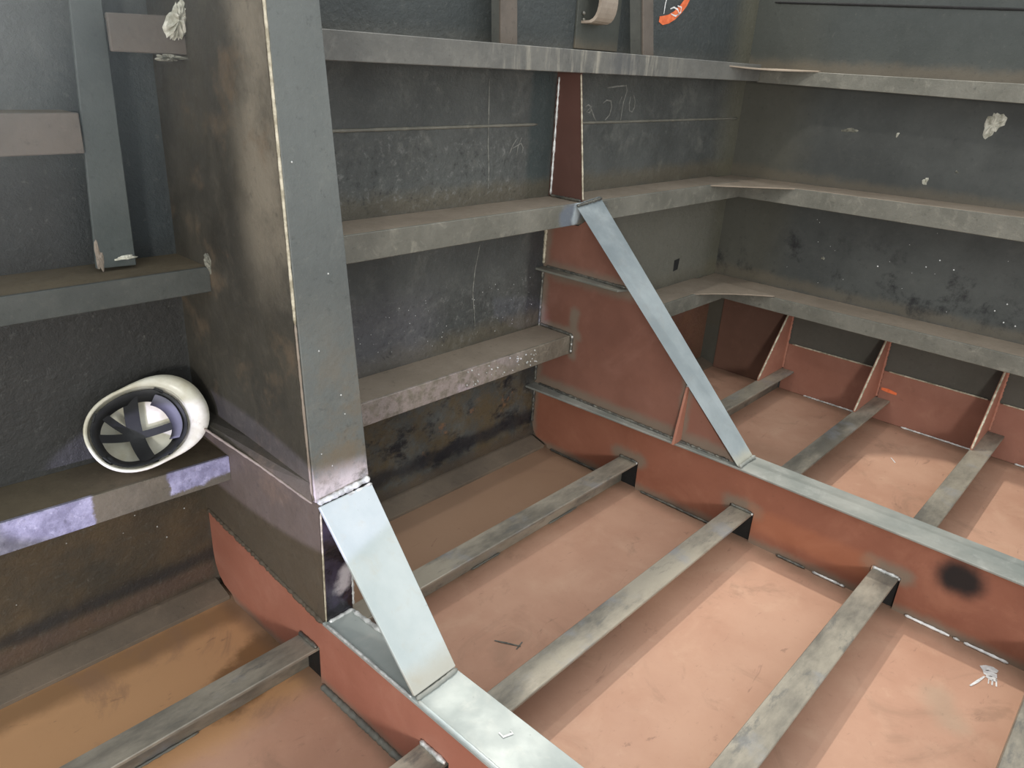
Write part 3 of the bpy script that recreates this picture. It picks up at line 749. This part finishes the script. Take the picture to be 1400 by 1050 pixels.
sp += [((XC, rnd.uniform(-1.9, -.4), rnd.uniform(.58, 1.0)), rnd.uniform(.0012, .002)) for _ in range(24)]
spatter(wr, sp, M_white)
sp = [((rnd.uniform(.45, 1.45), 0, rnd.uniform(.57, .78)), rnd.uniform(.0012, .0022)) for _ in range(60)]
sp += [((rnd.uniform(-.6, -.02), 0, rnd.uniform(.2, .45)), rnd.uniform(.0015, .003)) for _ in range(8)]
spatter(wl, sp, M_weld)
sp = [((rnd.uniform(.9, 1.3), -.176, rnd.uniform(.485, .55)), rnd.uniform(.002, .004)) for _ in range(40)]
spatter(s3, sp, M_weld)
sp = [((rnd.uniform(.01, .10), -.575 + (z - .583) * .066 - .0125, z), rnd.uniform(.0015, .003)) for z in (.66, .70, .78, .83, .95, 1.12, 1.36)]
spatter(fa, sp, M_weld)

# ------------------------------------------------------------------ helmet
def helmet():
    n = Vector((-.12, -.77, .62)).normalized()          # the open side looks this way
    a = Vector((.96, .02, .19)); a = (a - n * a.dot(n)).normalized()   # towards the peak
    bvec = n.cross(a)                                    # side
    c = Vector((-.200, -.125, .674))
    t = thing('safety_helmet', 'white safety helmet lying upside down on the stringer, black straps inside', 'helmet', (-.172, -.1, .56))
    def W(u, v, w): return c + a * u + bvec * v + n * w
    ms = NT('cream_white_plastic')
    cc = ms.mix(ms.ramp(ms.noise(9, 6, .65), .4, .7), C(226, 224, 208), C(198, 192, 168))
    cc = ms.mix(ms.math('MULTIPLY', ms.ramp(ms.noise(16, 6, .7, off=(3, 3, 3)), .58, .7), .5), cc, C(120, 104, 82))
    M_shell = ms.done(cc, .32, 0., .5)
    mb = NT('black_webbing')
    mb.bump(mb.noise(200, 2, .5), .3, .001)
    M_web = mb.done(mb.mix(mb.noise(20, 4, .6), C(30, 31, 32), C(54, 55, 56)), .6, 0., .4)
    L, Wd, Dp = .122, .101, .122
    NS, NR = 64, 14
    def rim(tn):
        e = 2.25
        ct, s_ = math.cos(tn), math.sin(tn)
        return L * math.copysign(abs(ct) ** (2 / e), ct), Wd * math.copysign(abs(s_) ** (2 / e), s_)
    def shell(off, name, mat, parent, thick=None):
        b = bmesh.new(); rows = []
        for j in range(NR + 1):
            ph = (math.pi / 2) * j / NR
            row = []
            for k in range(NS):
                x, y = rim(2 * math.pi * k / NS)
                s_ = math.cos(ph) ** .75 if j < NR else 0.
                row.append(b.verts.new(W(x * s_ * off, y * s_ * off, -Dp * off * math.sin(ph))))
            rows.append(row)
        for p, q in zip(rows, rows[1:]):
            for k in range(NS): b.faces.new((p[k], p[(k + 1) % NS], q[(k + 1) % NS], q[k]))
        bmesh.ops.remove_doubles(b, verts=b.verts[:], dist=1e-5)
        return b
    b = shell(1., 'shell', M_shell, t)
    bmesh.ops.recalc_face_normals(b, faces=b.faces[:])
    o = obj('shell', b, M_shell, t, True)
    md = o.modifiers.new('wall', 'SOLIDIFY'); md.thickness = .0035; md.offset = 1
    # rim lip with the peak at one end
    b = bmesh.new(); rows = []
    for k in range(NS):
        tn = 2 * math.pi * k / NS; x, y = rim(tn)
        pk = max(0., math.cos(tn)) ** 1.6
        ext = .007 + .040 * pk
        q = Vector((x, y)); dr = Vector((x / L ** 2, y / Wd ** 2)).normalized() if pk < .999 else Vector((1, 0))
        o1 = q + dr * ext
        rows.append([b.verts.new(W(x * .985, y * .985, .001)), b.verts.new(W(x * .5 + o1.x * .5, y * .5 + o1.y * .5, .004 + .006 * pk)), b.verts.new(W(o1.x, o1.y, .003 + .006 * pk)), b.verts.new(W(o1.x, o1.y, -.004 + .004 * pk)), b.verts.new(W(x * .99, y * .99, -.005))])
    for k in range(NS):
        p, q = rows[k], rows[(k + 1) % NS]
        for j in range(5): b.faces.new((p[j], p[(j + 1) % 5], q[(j + 1) % 5], q[j]))
    obj('peak_and_rim', b, M_shell, t, True)
    # headband: a loose dark ring inside, low in the shell
    def band(w0, w1, s0, s1, name, mat, k0=0, k1=NS, wav=0.):
        b = bmesh.new(); rows = []
        for k in range(k0, k1 + 1):
            x, y = rim(2 * math.pi * k / NS); ww = wav * math.sin(k * .9)
            rows.append([b.verts.new(W(x * s0, y * s0, w0 + ww)), b.verts.new(W(x * s1, y * s1, w1 + ww)), b.verts.new(W(x * (s1 - .02), y * (s1 - .02), w1 + ww)), b.verts.new(W(x * (s0 - .02), y * (s0 - .02), w0 + ww))])
        for p, q in zip(rows, rows[1:]):
            for j in range(4): b.faces.new((p[j], p[(j + 1) % 4], q[(j + 1) % 4], q[j]))
        if k1 - k0 < NS:
            b.faces.new(rows[0]); b.faces.new(rows[-1][::-1])
        return obj(name, b, mat, t, True)
    band(-.010, -.046, .93, .74, 'headband', M_web, 0, NS, .002)
    mg = NT('grey_sweatband'); M_grey = mg.done(mg.mix(mg.noise(14, 4, .6), C(92, 92, 104), C(122, 122, 134)), .7, 0., .3)
    band(-.012, -.052, .83, .68, 'sweatband', M_grey, -9, 8)
    # crown straps from the rim clips across the crown
    def strap(k, wd):
        b = bmesh.new(); rows = []; an = k
        x, y = rim(an); e = Vector((x, y)); s = Vector((-y, x)).normalized() * wd * .5
        for j in range(15):
            u = j / 14.; p = e * (.92 * (1 - u) + .0 * u)
            w = -.016 - .080 * math.sin(u * math.pi / 2)
            rows.append([b.verts.new(W(p.x + s.x, p.y + s.y, w)), b.verts.new(W(p.x - s.x, p.y - s.y, w)), b.verts.new(W(p.x - s.x, p.y - s.y, w - .002)), b.verts.new(W(p.x + s.x, p.y + s.y, w - .002))])
        for p, q in zip(rows, rows[1:]):
            for j in range(4): b.faces.new((p[j], p[(j + 1) % 4], q[(j + 1) % 4], q[j]))
        b.faces.new(rows[0]); b.faces.new(rows[-1][::-1])
        obj('crown_strap', b, M_web, t)
    for k, wd in ((1.40, .036), (2.1, .020), (2.85, .022), (4.55, .038), (5.95, .020)): strap(k, wd)
    # clips at the rim
    for k in (.75, 2.3, 3.5, 5.0):
        x, y = rim(k); b = bmesh.new()
        tb = Vector((-y, x)).normalized() * .012
        q = [W(x * .95 + tb.x, y * .95 + tb.y, -.004), W(x * .95 - tb.x, y * .95 - tb.y, -.004), W(x * .93 - tb.x, y * .93 - tb.y, -.024), W(x * .93 + tb.x, y * .93 + tb.y, -.024)]
        b.free(); b = plate_bm(q, (W(-x * .04, -y * .04, 0) - c), .001)
        obj('clip', b, M_web, t)
    # size knob at the back
    x, y = rim(math.pi * 1.12)
    bead('adjuster_knob', [W(x * .80, y * .80, -.03), W(x * .92, y * .92, -.028)], .014, M_web, t, 0, .004)
helmet()

# ------------------------------------------------------------------ welding smoke hanging at the top left
def smoke():
    mt = bpy.data.materials.new('welding_smoke'); mt.use_nodes = True
    nt = mt.node_tree; nt.nodes.clear()
    out = nt.nodes.new('ShaderNodeOutputMaterial'); sc = nt.nodes.new('ShaderNodeVolumeScatter')
    sc.inputs['Color'].default_value = (.86, .96, 1.0, 1)
    g = nt.nodes.new('ShaderNodeNewGeometry'); d1 = nt.nodes.new('ShaderNodeVectorMath'); d1.operation = 'DISTANCE'
    d1.inputs[1].default_value = (-.70, -.45, 1.85); nt.links.new(g.outputs['Position'], d1.inputs[0])
    mr = nt.nodes.new('ShaderNodeMapRange'); mr.interpolation_type = 'SMOOTHSTEP'
    mr.inputs[1].default_value = .1; mr.inputs[2].default_value = .85; mr.inputs[3].default_value = .6; mr.inputs[4].default_value = 0.
    nt.links.new(d1.outputs['Value'], mr.inputs[0])
    nz = nt.nodes.new('ShaderNodeTexNoise'); nz.inputs['Scale'].default_value = 2.4; nz.inputs['Detail'].default_value = 2
    nt.links.new(g.outputs['Position'], nz.inputs['Vector'])
    mu = nt.nodes.new('ShaderNodeMath'); mu.operation = 'MULTIPLY'
    nt.links.new(mr.outputs[0], mu.inputs[0]); nt.links.new(nz.outputs['Fac'], mu.inputs[1])
    nt.links.new(mu.outputs[0], sc.inputs['Density']); nt.links.new(sc.outputs[0], out.inputs['Volume'])
    b = bmesh.new()
    bmesh.ops.create_icosphere(b, subdivisions=3, radius=1, matrix=Matrix.Translation((-.70, -.46, 1.85)) @ Matrix.Diagonal((.85, .44, .8, 1)))
    o = obj('welding_smoke', b, mt)
    o['kind'] = 'stuff'; tag(o, 'thin bluish welding smoke drifting at the top left', 'smoke')
smoke()
